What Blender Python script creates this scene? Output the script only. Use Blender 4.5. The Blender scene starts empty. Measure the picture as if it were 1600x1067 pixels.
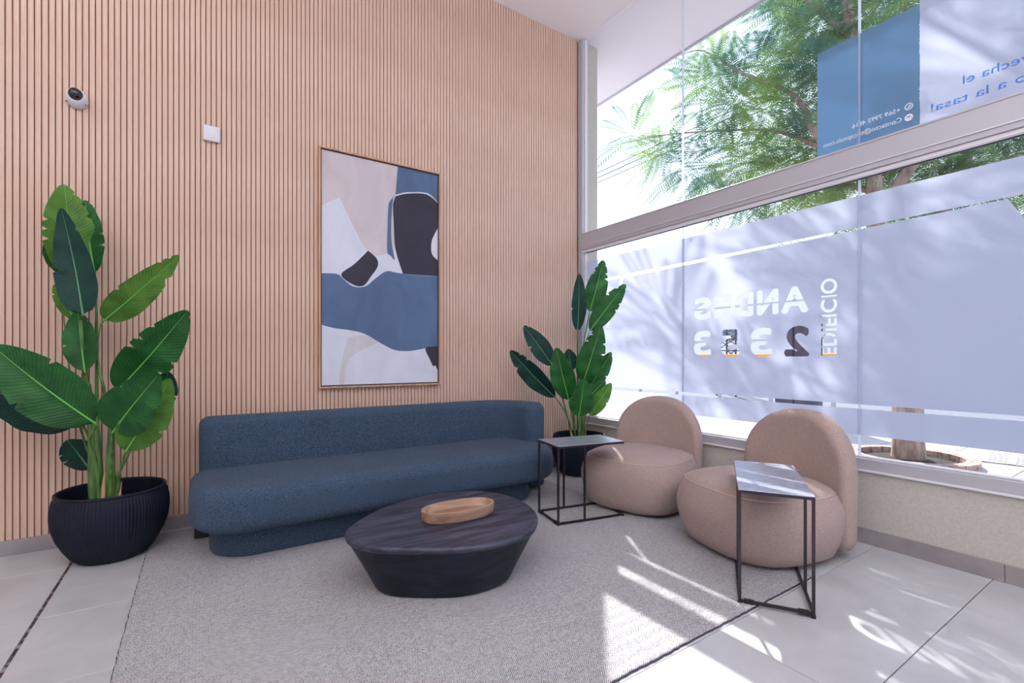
import bpy, bmesh, math, random
from mathutils import Vector, Matrix
random.seed(7)
scene = bpy.context.scene
C = scene.collection

# ------------------------------------------------------------------ camera
H = 1.2; FPX = 737.0; HY = 558.0
FWD = Vector((.5498, .8353, 0)); RGT = Vector((.8353, -.5498, 0))
cd = bpy.data.cameras.new('camera'); cam = bpy.data.objects.new('camera', cd); C.objects.link(cam)
cam.location = (0, 0, H)
cam.rotation_euler = (math.pi/2, 0, math.atan2(-FWD.x, FWD.y))
cd.sensor_width = 36; cd.lens = FPX/1600*36
cd.shift_y = (HY-533.5)/1600
cd.clip_start = .02; cd.clip_end = 400
scene.camera = cam

# ------------------------------------------------------------------ world, sun, exposure
w = bpy.data.worlds.new('sky'); scene.world = w; w.use_nodes = True
nt = w.node_tree; nt.nodes.clear()
out = nt.nodes.new('ShaderNodeOutputWorld'); bg = nt.nodes.new('ShaderNodeBackground')
tc = nt.nodes.new('ShaderNodeTexCoord'); sp = nt.nodes.new('ShaderNodeSeparateXYZ'); cr = nt.nodes.new('ShaderNodeValToRGB')
nt.links.new(tc.outputs['Generated'], sp.inputs[0]); nt.links.new(sp.outputs['Z'], cr.inputs[0])
cr.color_ramp.elements[0].position = 0; cr.color_ramp.elements[0].color = (.90, .94, 1, 1)
cr.color_ramp.elements[1].position = .9; cr.color_ramp.elements[1].color = (.55, .70, 1, 1)
nt.links.new(cr.outputs[0], bg.inputs[0]); bg.inputs[1].default_value = 2.1
nt.links.new(bg.outputs[0], out.inputs[0])
sd = bpy.data.lights.new('sun', 'SUN'); sd.energy = 11.0; sd.angle = math.radians(.6); sd.color = (1, .95, .9)
sun = bpy.data.objects.new('sun', sd); C.objects.link(sun)
SUND = Vector((-.73, -.785, -1)).normalized()
sun.rotation_euler = SUND.to_track_quat('-Z', 'Y').to_euler(); sun.location = (12, 12, 14)
vs = scene.view_settings
vs.view_transform = 'Standard'; vs.look = 'None'; vs.exposure = 0.0; vs.gamma = 1; vs.use_curve_mapping = False
scene.cycles.use_denoising = True
scene.cycles.max_bounces = 8; scene.cycles.transparent_max_bounces = 12
scene.cycles.sample_clamp_indirect = 6
scene.cycles.caustics_reflective = False; scene.cycles.caustics_refractive = False
FILL_W = 13; FILL_C = (.98, 1, 1); FILL_UP_W = 68; FILL_UP_C = (.96, .97, .97)  # power and tint of the added, unseen fill lamps

# ------------------------------------------------------------------ helpers
def ray(px, py, t):
    """point seen at pixel (px,py) of the 1600x1067 photograph at depth t"""
    d = FWD + RGT*((px-800)/FPX)
    return Vector((d.x*t, d.y*t, H + t*(HY-py)/FPX))
def s2l(c):
    return tuple((x/255/12.92 if x/255 <= .04045 else ((x/255+.055)/1.055)**2.4) for x in c)
def link(o, parent=None):
    C.objects.link(o)
    if parent is not None: o.parent = parent
    return o
def mesh_obj(name, verts, faces, mat=None, parent=None, smooth=False, mats=None, fm=None, uvs=None):
    me = bpy.data.meshes.new(name); me.from_pydata([tuple(v) for v in verts], [], faces); me.update()
    if mats:
        for m in mats: me.materials.append(m)
    elif mat: me.materials.append(mat)
    if fm: me.polygons.foreach_set('material_index', fm)
    if smooth: me.polygons.foreach_set('use_smooth', [True]*len(me.polygons))
    if uvs:
        ul = me.uv_layers.new(name='UVMap')
        for l in me.loops: ul.data[l.index].uv = uvs[l.vertex_index]
    return link(bpy.data.objects.new(name, me), parent)
def empty(name, loc=(0, 0, 0), rz=0, parent=None):
    o = bpy.data.objects.new(name, None); o.empty_display_size = .1
    o.location = loc; o.rotation_euler = (0, 0, rz); return link(o, parent)
def tag(o, label=None, cat=None, group=None, kind=None):
    if label: o['label'] = label
    if cat: o['category'] = cat
    if group: o['group'] = group
    if kind: o['kind'] = kind
    return o
def box_vf(x0, y0, z0, x1, y1, z1, b=0):
    v = [(x0,y0,z0),(x1,y0,z0),(x1,y1,z0),(x0,y1,z0),(x0,y0,z1),(x1,y0,z1),(x1,y1,z1),(x0,y1,z1)]
    f = [(0,3,2,1),(4,5,6,7),(0,1,5,4),(1,2,6,5),(2,3,7,6),(3,0,4,7)]
    return v, f
def box(name, a, b, mat, parent=None, bevel=0, seg=2):
    v, f = box_vf(*a, *b)
    o = mesh_obj(name, v, f, mat, parent)
    if bevel:
        bm = bmesh.new(); bm.from_mesh(o.data)
        bmesh.ops.bevel(bm, geom=bm.edges[:], offset=bevel, segments=seg, affect='EDGES', profile=.5)
        bm.to_mesh(o.data); bm.free()
        if seg > 1: o.data.polygons.foreach_set('use_smooth', [True]*len(o.data.polygons)); sharp(o.data)
    return o
def sharp(me, ang=35):
    me.set_sharp_from_angle(angle=math.radians(ang))
def boxes(name, lst, mat, parent=None):
    V = []; F = []
    for a, b in lst:
        v, f = box_vf(*a, *b); n = len(V); V += v; F += [tuple(i+n for i in q) for q in f]
    return mesh_obj(name, V, F, mat, parent)
def catmull(pts, n=8, closed=True):
    res = []; N = len(pts); P = [Vector(p) for p in pts]
    rng = range(N) if closed else range(N-1)
    for i in rng:
        if closed: a, b, c, d = P[(i-1) % N], P[i], P[(i+1) % N], P[(i+2) % N]
        else: a, b, c, d = P[max(i-1, 0)], P[i], P[i+1], P[min(i+2, N-1)]
        for k in range(n):
            t = k/n
            res.append(.5*((2*b)+(c-a)*t+(2*a-5*b+4*c-d)*t*t+(3*b-a-3*c+d)*t**3))
    if not closed: res.append(P[-1])
    return res
def loft(name, rings, mat, parent=None, smooth=True, caps=(True, True), ang=40):
    n = len(rings[0]); V = [p for r in rings for p in r]; F = []
    for k in range(len(rings)-1):
        for i in range(n):
            j = (i+1) % n
            F.append((k*n+i, k*n+j, (k+1)*n+j, (k+1)*n+i))
    if caps[0]: F.append(tuple(range(n-1, -1, -1)))
    if caps[1]: F.append(tuple((len(rings)-1)*n+i for i in range(n)))
    o = mesh_obj(name, V, F, mat, parent, smooth)
    if smooth: sharp(o.data, ang)
    return o
def inset(poly, d):
    """inset a CCW 2-D outline along its normals by d"""
    n = len(poly); r = []
    for i in range(n):
        a, b = poly[i-1], poly[(i+1) % n]
        tx, ty = b[0]-a[0], b[1]-a[1]; L = math.hypot(tx, ty) or 1
        r.append((poly[i][0]-ty/L*d, poly[i][1]+tx/L*d))
    return r
def tube(name, pts, rad, mat, parent=None, seg=10, closed=False, smooth=True):
    P = [Vector(p) for p in pts]; R = rad if isinstance(rad, (list, tuple)) else [rad]*len(P)
    rings = []; up = None
    for i, p in enumerate(P):
        t = (P[min(i+1, len(P)-1)]-P[max(i-1, 0)]).normalized()
        if up is None:
            up = t.orthogonal().normalized()
        up = (up - t*up.dot(t)).normalized(); s = t.cross(up)
        rings.append([p+(up*math.cos(2*math.pi*k/seg)+s*math.sin(2*math.pi*k/seg))*R[i] for k in range(seg)])
    return loft(name, rings, mat, parent, smooth, ang=60)
def rrect(x0, y0, x1, y1, rs, n=10):
    """CCW rounded rectangle; rs = radii of corners (x0y0, x1y0, x1y1, x0y1)"""
    cs = [(x0, y0, 1, 1, 180), (x1, y0, -1, 1, 270), (x1, y1, -1, -1, 0), (x0, y1, 1, -1, 90)]
    pts = []
    for (x, y, sx, sy, a0), r in zip(cs, rs):
        cx, cy = x+sx*r, y+sy*r
        for k in range(n+1):
            a = math.radians(a0+90*k/n); pts.append((cx+r*math.cos(a), cy+r*math.sin(a)))
    return pts
def dens(poly, step):
    res = []
    n = len(poly)
    for i in range(n):
        a = poly[i]; b = poly[(i+1) % n]; L = math.hypot(b[0]-a[0], b[1]-a[1]); k = max(1, int(L/step))
        for j in range(k): res.append((a[0]+(b[0]-a[0])*j/k, a[1]+(b[1]-a[1])*j/k))
    return res

# ------------------------------------------------------------------ materials
def mat(name, col, rough=.5, metal=0, spec=.5, sheen=0):
    m = bpy.data.materials.new(name); m.use_nodes = True
    b = m.node_tree.nodes['Principled BSDF']
    b.inputs['Base Color'].default_value = (*s2l(col), 1)
    b.inputs['Roughness'].default_value = rough; b.inputs['Metallic'].default_value = metal
    b.inputs['Specular IOR Level'].default_value = spec
    if sheen: b.inputs['Sheen Weight'].default_value = sheen
    return m
def nd(m, t, **kw):
    n = m.node_tree.nodes.new(t)
    for k, v in kw.items():
        if k.startswith('_'): setattr(n, k[1:], v)
        else: n.inputs[k].default_value = v
    return n
def lk(m, a, b): m.node_tree.links.new(a, b)
def coords(m, scale=(1, 1, 1), space='Object'):
    t = nd(m, 'ShaderNodeTexCoord'); mp = nd(m, 'ShaderNodeMapping'); mp.inputs['Scale'].default_value = scale
    lk(m, t.outputs[space], mp.inputs[0]); return mp.outputs[0]
def noisy(m, c1, c2, scale=(1, 1, 1), freq=5, detail=4, pos=(.35, .65), bump=0, bdist=.002, rough=None, dist=0):
    b = m.node_tree.nodes['Principled BSDF']; v = coords(m, scale)
    n = nd(m, 'ShaderNodeTexNoise'); n.inputs['Scale'].default_value = freq; n.inputs['Detail'].default_value = detail
    n.inputs['Distortion'].default_value = dist
    lk(m, v, n.inputs['Vector'])
    r = nd(m, 'ShaderNodeValToRGB')
    r.color_ramp.elements[0].position, r.color_ramp.elements[1].position = pos
    r.color_ramp.elements[0].color = (*s2l(c1), 1); r.color_ramp.elements[1].color = (*s2l(c2), 1)
    lk(m, n.outputs[0], r.inputs[0]); lk(m, r.outputs[0], b.inputs['Base Color'])
    if bump:
        bp = nd(m, 'ShaderNodeBump'); bp.inputs['Strength'].default_value = bump; bp.inputs['Distance'].default_value = bdist
        lk(m, n.outputs[0], bp.inputs['Height']); lk(m, bp.outputs[0], b.inputs['Normal'])
    return m
def fabric(name, c1, c2, freq=260, bump=.5, rough=.95, sheen=.25):
    m = mat(name, c1, rough, sheen=sheen, spec=.2); b = m.node_tree.nodes['Principled BSDF']
    v = coords(m)
    n = nd(m, 'ShaderNodeTexNoise'); n.inputs['Scale'].default_value = freq; n.inputs['Detail'].default_value = 3
    lk(m, v, n.inputs['Vector'])
    n2 = nd(m, 'ShaderNodeTexNoise'); n2.inputs['Scale'].default_value = 3; lk(m, v, n2.inputs['Vector'])
    r = nd(m, 'ShaderNodeValToRGB'); r.color_ramp.elements[0].position = .36; r.color_ramp.elements[1].position = .66
    r.color_ramp.elements[0].color = (*s2l(c1), 1); r.color_ramp.elements[1].color = (*s2l(c2), 1)
    lk(m, n.outputs[0], r.inputs[0])
    mx = nd(m, 'ShaderNodeMixRGB', _blend_type='MULTIPLY'); mx.inputs[0].default_value = .25
    lk(m, r.outputs[0], mx.inputs[1]); lk(m, n2.outputs[0], mx.inputs[2]); lk(m, mx.outputs[0], b.inputs['Base Color'])
    bp = nd(m, 'ShaderNodeBump'); bp.inputs['Strength'].default_value = bump; bp.inputs['Distance'].default_value = .0025
    lk(m, n.outputs[0], bp.inputs['Height']); lk(m, bp.outputs[0], b.inputs['Normal'])
    return m

M = {}
M['slat'] = noisy(mat('slat_oak', (214, 182, 162), .55), (207, 172, 152), (221, 193, 175), (30, 30, 1.2), 1.6, 5, (.3, .7))
M['slat_back'] = mat('slat_backing', (186, 122, 92), .7)
M['ceil'] = mat('ceiling_paint', (236, 230, 234), .9)
M['wall'] = noisy(mat('wall_plaster', (196, 192, 186), .92), (191, 187, 180), (203, 199, 193), (1, 1, 1), 60, 6, (.3, .7), .6, .006)
M['white'] = mat('white_wall', (225, 220, 218), .9)
M['soffit'] = mat('soffit_paint', (232, 226, 236), .85)
M['tile'] = noisy(mat('floor_tile', (184, 186, 190), .28, spec=.45), (176, 178, 182), (196, 198, 203), (1, 1, 1), 3.2, 7, (.3, .7), .05, .001, dist=.6)
M['grout'] = mat('grout', (84, 74, 72), .9)
M['joint'] = noisy(mat('expansion_joint', (70, 55, 55), .7), (60, 45, 48), (150, 140, 140), (1, 1, 1), 28, 3, (.5, .62))
M['base'] = noisy(mat('baseboard_tile', (150, 144, 146), .4), (140, 134, 138), (160, 154, 156), (1, 1, 1), 5, 5)
M['alu'] = mat('window_aluminium', (188, 188, 198), .42, .15)
M['alu2'] = mat('window_gasket', (226, 224, 232), .4)
M['seal'] = mat('silicone_joint', (214, 222, 245), .3)
M['rubber'] = mat('black_rubber', (30, 30, 34), .7)
M['metal'] = mat('dark_steel', (66, 60, 66), .38, .75)
M['ttop'] = noisy(mat('steel_top', (166, 174, 192), .26, .4), (160, 168, 186), (176, 184, 202), (1, 1, 1), 30, 3)
M['sofa'] = fabric('sofa_fabric', (36, 56, 76), (90, 110, 134), 260, .35, sheen=.05)
M['chair'] = fabric('chair_fabric', (158, 137, 132), (204, 183, 177), 330, .3, sheen=.1)
M['piping'] = mat('piping', (196, 172, 164), .8)
M['darkfoot'] = mat('dark_foot', (28, 28, 34), .7)
M['table'] = noisy(mat('black_stained_wood', (44, 44, 58), .42, spec=.5), (26, 30, 46), (76, 78, 100), (1.2, 9, 14), 2.6, 7, (.36, .72), .12, .001, dist=.4)
M['tbase'] = noisy(mat('black_stained_base', (24, 28, 42), .5, spec=.3), (18, 22, 34), (40, 44, 60), (3, 3, 10), 2.6, 6, (.36, .72), .12, .001, dist=.4)
M['tray'] = noisy(mat('tray_wood', (176, 124, 96), .55), (138, 108, 90), (184, 152, 130), (1, 7, 7), 3, 6, (.3, .7), .1, .001, dist=.5)
M['pot'] = noisy(mat('navy_pot', (20, 26, 42), .55, spec=.25), (17, 22, 36), (25, 31, 48), (1, 1, 1), 6, 3)
M['soil'] = noisy(mat('soil', (40, 32, 28), .95), (26, 22, 22), (58, 48, 42), (1, 1, 1), 50, 4, bump=.8, bdist=.01)
M['frame'] = noisy(mat('oak_frame', (196, 152, 126), .5), (184, 140, 112), (206, 164, 138), (8, 8, 1), 3, 4)
M['shadowgap'] = mat('frame_gap', (46, 32, 32), .8)
M['camw'] = mat('camera_white', (222, 220, 228), .4)
M['dome'] = mat('camera_dome', (20, 18, 26), .06, spec=.8)
M['trunk'] = noisy(mat('bark', (150, 126, 112), .9), (118, 96, 86), (186, 164, 152), (1, 1, .4), 16, 6, (.3, .7), 1, .02)
M['sheath'] = noisy(mat('dry_sheath', (190, 150, 116), .8), (150, 108, 76), (214, 178, 142), (8, 8, 1), 8, 4)
M['pave'] = noisy(mat('sidewalk', (186, 180, 180), .9), (176, 170, 170), (200, 194, 194), (1, 1, 1), 9, 5)
M['road'] = noisy(mat('asphalt', (104, 106, 116), .9), (96, 98, 108), (116, 118, 128), (1, 1, 1), 30, 5)
M['kerb'] = mat('kerb', (190, 184, 182), .9)
M['hole'] = mat('dark_slot', (70, 58, 66), .9)
M['brickpit'] = noisy(mat('pit_edge', (170, 140, 130), .9), (150, 118, 110), (190, 164, 156), (1, 1, 1), 20, 4)
M['bldg'] = mat('white_building', (246, 244, 242), .85)
M['bglass'] = mat('building_window', (120, 132, 150), .2)
M['yellow'] = mat('yellow_board', (246, 170, 50), .6)
M['cabinet'] = noisy(mat('cabinet_paint', (62, 56, 78), .5), (52, 46, 68), (80, 72, 96), (1, 1, 1), 3, 3)
M['wire'] = mat('wire', (60, 60, 66), .6)
M['ptext'] = mat('poster_white', (236, 238, 248), .6)
M['iconb'] = mat('icon_blue', (80, 108, 150), .6)

# rug: woven herringbone
def rug_mat():
    m = mat('rug_herringbone', (150, 148, 154), .95, spec=.1); b = m.node_tree.nodes['Principled BSDF']
    v = coords(m); s = nd(m, 'ShaderNodeSeparateXYZ'); lk(m, v, s.inputs[0])
    def mth(op, a, b_=None, c=None):
        n = nd(m, 'ShaderNodeMath', _operation=op)
        for i, x in enumerate((a, b_, c)):
            if x is None: continue
            if isinstance(x, (int, float)): n.inputs[i].default_value = x
            else: lk(m, x, n.inputs[i])
        return n.outputs[0]
    pp = mth('PINGPONG', s.outputs['Y'], .030)
    k = mth('ADD', s.outputs['X'], mth('MULTIPLY', pp, 1.3))
    fr = mth('FRACT', mth('DIVIDE', k, .011))
    st = mth('ABSOLUTE', mth('SUBTRACT', fr, .5))          # 0..0.5
    st = mth('MULTIPLY', st, 2)
    n = nd(m, 'ShaderNodeTexNoise'); n.inputs['Scale'].default_value = 125; n.inputs['Detail'].default_value = 2
    lk(m, v, n.inputs['Vector'])
    n2 = nd(m, 'ShaderNodeTexNoise'); n2.inputs['Scale'].default_value = 1.4; lk(m, v, n2.inputs['Vector'])
    mixv = mth('ADD', mth('MULTIPLY', st, .75), mth('MULTIPLY', n.outputs[0], .75))
    mixv = mth('ADD', mixv, mth('MULTIPLY', n2.outputs[0], .12))
    r = nd(m, 'ShaderNodeValToRGB')
    r.color_ramp.elements[0].position = .42; r.color_ramp.elements[1].position = 1.14
    r.color_ramp.elements[0].color = (*s2l((64, 62, 70)), 1); r.color_ramp.elements[1].color = (*s2l((208, 207, 212)), 1)
    lk(m, mixv, r.inputs[0]); lk(m, r.outputs[0], b.inputs['Base Color'])
    bp = nd(m, 'ShaderNodeBump'); bp.inputs['Strength'].default_value = .6; bp.inputs['Distance'].default_value = .004
    lk(m, mixv, bp.inputs['Height']); lk(m, bp.outputs[0], b.inputs['Normal'])
    return m
M['rug'] = rug_mat(); M['rugedge'] = mat('rug_binding', (70, 60, 76), .95)

def glass_mat():
    m = bpy.data.materials.new('clear_glass'); m.use_nodes = True; t = m.node_tree; t.nodes.clear()
    o = nd(m, 'ShaderNodeOutputMaterial'); mx = nd(m, 'ShaderNodeMixShader'); tr = nd(m, 'ShaderNodeBsdfTransparent')
    tr.inputs[0].default_value = (.93, .96, .98, 1)
    gl = nd(m, 'ShaderNodeBsdfGlossy'); gl.inputs['Roughness'].default_value = .02
    lw = nd(m, 'ShaderNodeLayerWeight'); lw.inputs[0].default_value = .5
    pw = nd(m, 'ShaderNodeMath', _operation='POWER'); lk(m, lw.outputs['Facing'], pw.inputs[0]); pw.inputs[1].default_value = 5
    fr = nd(m, 'ShaderNodeMath', _operation='MULTIPLY_ADD'); lk(m, pw.outputs[0], fr.inputs[0]); fr.inputs[1].default_value = .9; fr.inputs[2].default_value = .05
    lk(m, fr.outputs[0], mx.inputs[0]); lk(m, tr.outputs[0], mx.inputs[1]); lk(m, gl.outputs[0], mx.inputs[2])
    lk(m, mx.outputs[0], o.inputs[0]); return m
M['glass'] = glass_mat()
def film_mat(name, col, transl, clear=.05):
    m = bpy.data.materials.new(name); m.use_nodes = True; t = m.node_tree; t.nodes.clear()
    o = nd(m, 'ShaderNodeOutputMaterial'); mx = nd(m, 'ShaderNodeMixShader'); mx2 = nd(m, 'ShaderNodeMixShader')
    tl = nd(m, 'ShaderNodeBsdfTranslucent'); tl.inputs[0].default_value = (*s2l(col), 1)
    df = nd(m, 'ShaderNodeBsdfDiffuse'); df.inputs[0].default_value = (*s2l(col), 1)
    tr = nd(m, 'ShaderNodeBsdfTransparent')
    mx.inputs[0].default_value = transl; lk(m, df.outputs[0], mx.inputs[1]); lk(m, tl.outputs[0], mx.inputs[2])
    mx2.inputs[0].default_value = clear; lk(m, mx.outputs[0], mx2.inputs[1]); lk(m, tr.outputs[0], mx2.inputs[2])
    lk(m, mx2.outputs[0], o.inputs[0]); return m
M['poster'] = film_mat('poster_blue', (140, 172, 200), .6, 0)
M['seal'] = film_mat('silicone_joint', (236, 240, 252), .7, 0)
M['btext'] = film_mat('text_blue', (150, 200, 246), .8, 0)
M['film'] = film_mat('frosted_film', (212, 215, 230), .84, .14)

def leaf_mat(name, c1, c2, transl=.2):
    m = mat(name, c1, .46, spec=.3); b = m.node_tree.nodes['Principled BSDF']; t = m.node_tree
    tcn = nd(m, 'ShaderNodeTexCoord'); s = nd(m, 'ShaderNodeSeparateXYZ'); lk(m, tcn.outputs['UV'], s.inputs[0])
    a = nd(m, 'ShaderNodeMath', _operation='ABSOLUTE'); lk(m, s.outputs['X'], a.inputs[0])
    mu = nd(m, 'ShaderNodeMath', _operation='MULTIPLY_ADD'); lk(m, a.outputs[0], mu.inputs[0]); mu.inputs[1].default_value = -.12; lk(m, s.outputs['Y'], mu.inputs[2])
    wv = nd(m, 'ShaderNodeTexWave'); wv.inputs['Scale'].default_value = 9; wv.inputs['Distortion'].default_value = .5; wv.inputs['Detail'].default_value = 2
    cb = nd(m, 'ShaderNodeCombineXYZ'); lk(m, mu.outputs[0], cb.inputs[0]); lk(m, cb.outputs[0], wv.inputs['Vector'])
    ns = nd(m, 'ShaderNodeTexNoise'); ns.inputs['Scale'].default_value = 9; lk(m, tcn.outputs['Object'], ns.inputs['Vector'])
    ad = nd(m, 'ShaderNodeMath', _operation='MULTIPLY_ADD'); lk(m, wv.outputs['Fac'], ad.inputs[0]); ad.inputs[1].default_value = .17; lk(m, ns.outputs[0], ad.inputs[2])
    r = nd(m, 'ShaderNodeValToRGB'); r.color_ramp.elements[0].position = .35; r.color_ramp.elements[1].position = .95
    r.color_ramp.elements[0].color = (*s2l(c1), 1); r.color_ramp.elements[1].color = (*s2l(c2), 1)
    lk(m, ad.outputs[0], r.inputs[0]); lk(m, r.outputs[0], b.inputs['Base Color'])
    bp = nd(m, 'ShaderNodeBump'); bp.inputs['Strength'].default_value = .35; bp.inputs['Distance'].default_value = .003
    lk(m, wv.outputs['Fac'], bp.inputs['Height']); lk(m, bp.outputs[0], b.inputs['Normal'])
    if transl:
        tl = nd(m, 'ShaderNodeBsdfTranslucent'); lk(m, r.outputs[0], tl.inputs[0])
        mx = nd(m, 'ShaderNodeMixShader'); mx.inputs[0].default_value = transl
        lk(m, b.outputs[0], mx.inputs[1]); lk(m, tl.outputs[0], mx.inputs[2])
        lk(m, mx.outputs[0], t.nodes['Material Output'].inputs[0])
    return m
M['lf_d'] = leaf_mat('leaf_dark', (12, 50, 46), (24, 76, 62))
M['lf_m'] = leaf_mat('leaf_mid', (24, 76, 36), (50, 118, 56))
M['lf_l'] = leaf_mat('leaf_light', (66, 118, 44), (112, 164, 72), .3)
M['rib_m'] = mat('midrib', (110, 190, 86), .45); M['rib_d'] = mat('midrib_dark', (84, 146, 104), .45)
M['stalk'] = noisy(mat('stalk', (84, 128, 62), .45), (58, 100, 48), (112, 152, 80), (6, 6, 1), 6, 4)
def foliage_mat():
    m = mat('tree_foliage', (80, 130, 60), .6, spec=.3); b = m.node_tree.nodes['Principled BSDF']
    noisy(m, (76, 122, 104), (170, 200, 104), (1, 1, 1), 1.1, 3, (.42, .70))
    col = b.inputs['Base Color'].links[0].from_socket
    tl = nd(m, 'ShaderNodeBsdfTranslucent'); lk(m, col, tl.inputs[0]); mx = nd(m, 'ShaderNodeMixShader'); mx.inputs[0].default_value = .4
    lk(m, b.outputs[0], mx.inputs[1]); lk(m, tl.outputs[0], mx.inputs[2]); lk(m, mx.outputs[0], m.node_tree.nodes['Material Output'].inputs[0])
    return m
M['foliage'] = foliage_mat()

# ------------------------------------------------------------------ the setting
WY = 4.075; WX = 3.58; GX = 3.64; CZ = 4.78; LX = -4.0; FY = -4.2
# floor with tiles
floor = tag(box('floor', (LX, FY, -.12), (WX+.02, WY, -.012), M['grout']), kind='structure')
XJ = [LX, -3.02, -1.83, -.635, .72, 1.90, 3.05, WX]
YJ = [FY, -3.7, -3.15, -2.6, -2.05, -1.5, -.95, -.42, .14, .70, 1.232, 1.80, 2.37, 2.995, 3.65, WY-.01]
tcache = {}
for i in range(len(XJ)-1):
    for j in range(len(YJ)-1):
        gl = .007 if abs(XJ[i]+.635) < .01 else .0016
        gr = .007 if abs(XJ[i+1]+.635) < .01 else .0016
        x0, x1, y0, y1 = XJ[i]+gl, XJ[i+1]-gr, YJ[j]+.002, YJ[j+1]-.002
        key = (round(x1-x0, 4), round(y1-y0, 4))
        if key not in tcache:
            t = box('tile', (0, 0, -.011), (x1-x0, y1-y0, 0), M['tile'], floor, .0015, 1); tcache[key] = t.data
        else:
            t = link(bpy.data.objects.new('tile', tcache[key]), floor)
        t.location = (x0, y0, 0)
box('joint_filler', (-.6415, FY, -.011), (-.6285, WY-.012, -.002), M['joint'], floor)

# slatted wall
wb = tag(box('wall_back', (LX, WY, 0), (WX+.30, WY+.18, CZ), M['slat_back']), kind='structure')
sv, sf = box_vf(-.0126, -.016, .092, .0126, 0, CZ-.002)
sl0 = mesh_obj('slat', sv, sf, M['slat'], wb)
k0 = .7255; pitch = .03177
n0 = -int((k0-LX)/pitch)+1
first = True; i = n0
while True:
    x = k0+pitch*(i+.5)
    if x > WX-.03: break
    o = sl0 if first else link(bpy.data.objects.new('slat', sl0.data), wb)
    o.location = (x, WY, 0); first = False; i += 1
# baseboards, tile by tile
bb = tag(empty('baseboard_back'), kind='structure'); x = LX; 
while x < WX-.02:
    x1 = min(x+1.2, WX); box('tile', (x+.001, WY-.022, 0), (x1-.001, WY-.0005, .091), M['base'], bb, .002, 1); x = x1
br = tag(empty('baseboard_right'), kind='structure'); y = FY
for (a, b) in [(FY, -2.95), (-2.95, -1.75), (-1.75, -.55), (-.55, .655), (.655, 1.86), (1.86, 3.06), (3.06, WY-.024)]:
    box('tile', (WX-.012, a+.0015, 0), (WX-.0005, b-.0015, .098), M['base'], br, .002, 1)
# parapet below the window
tag(box('wall_right', (WX, FY, 0), (WX+.26, WY, .462), M['wall']), kind='structure')
tag(box('wall_left', (LX-.15, FY, 0), (LX, WY+.18, CZ), M['white']), kind='structure')
tag(box('wall_front', (LX-.15, FY-.15, 0), (WX+.26, FY, CZ), M['white']), kind='structure')
tag(box('ceiling', (LX-.15, FY-.15, CZ), (WX+.02, WY+.18, CZ+.15), M['ceil']), kind='structure')
so = tag(box('trim_1', (WX+.02, -14, CZ+.012), (4.716, 13, CZ+.2), M['soffit']), kind='structure'); so['label'] = 'white soffit slab projecting outside above the window'
box('drip_edge', (4.70, -14, CZ-.012), (4.725, 13, CZ+.2), M['alu'], so)
tag(box('trim_2', (WX+.005, 4.045, 0), (3.852, 4.6, CZ+.01), M['wall']), kind='structure')   # reveal column beyond the window
# added ceiling fill panels, out of view, to brighten the room
for k, (lx, ly) in enumerate([(-2.6, -2.6), (-.2, -2.6), (2.2, -2.6), (-2.6, -.2), (-.2, -.2), (2.2, -.2), (-2.6, 2.2)]):
    e = tag(empty('ceiling_light', (lx, ly, CZ)), 'square recessed white ceiling light panel', 'lamp', 'ceiling light panels')
    boxes('frame', [((-.3,-.3,-.02),(.3,-.27,0)), ((-.3,.27,-.02),(.3,.3,0)), ((-.3,-.27,-.02),(-.27,.27,0)), ((.27,-.27,-.02),(.3,.27,0))], M['alu2'], e)
    dm = bpy.data.materials.get('lamp_diffuser')
    if not dm:
        dm = mat('lamp_diffuser', (255, 250, 245), .5); bb_ = dm.node_tree.nodes['Principled BSDF']
        bb_.inputs['Emission Color'].default_value = (1, .9, .85, 1); bb_.inputs['Emission Strength'].default_value = 3
    box('diffuser', (-.27, -.27, -.008), (.27, .27, -.001), dm, e)
    ld = bpy.data.lights.new('panel_light', 'AREA'); ld.size = .54; ld.energy = FILL_W; ld.color = FILL_C
    lo = bpy.data.objects.new('panel_light', ld); link(lo, e); lo.location = (0, 0, -.03)

for k, (lx, ly) in enumerate([(-2.2, .2), (-.6, -1.3), (1.6, -1.9), (-2.6, -2.4), (3.0, -3.0)]):  # unseen pendants added to throw fill light onto the ceiling
    e = tag(empty('pendant_uplight', (lx, ly, 2.75)), 'round white pendant uplighter hanging behind the camera', 'lamp', 'pendant uplighters')
    loft('bowl', [[(r*math.cos(2*math.pi*q/32), r*math.sin(2*math.pi*q/32), z) for q in range(32)] for r, z in ((.02, -.10), (.2, -.08), (.36, -.03), (.42, .02), (.41, .025), (.35, -.01), (.2, -.05), (.02, -.07))], M['camw'], e)
    for q in range(3):
        a = 2*math.pi*q/3; tube('suspension_cable', [(.4*math.cos(a), .4*math.sin(a), .02), (.03*math.cos(a), .03*math.sin(a), CZ-2.75)], .0025, M['metal'], e, 6)
    ld = bpy.data.lights.new('uplight', 'AREA'); ld.shape = 'DISK'; ld.size = .7; ld.energy = FILL_UP_W; ld.color = FILL_UP_C
    lo = bpy.data.objects.new('uplight', ld); link(lo, e); lo.location = (0, 0, .03); lo.rotation_euler = (math.pi, 0, 0)

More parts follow.
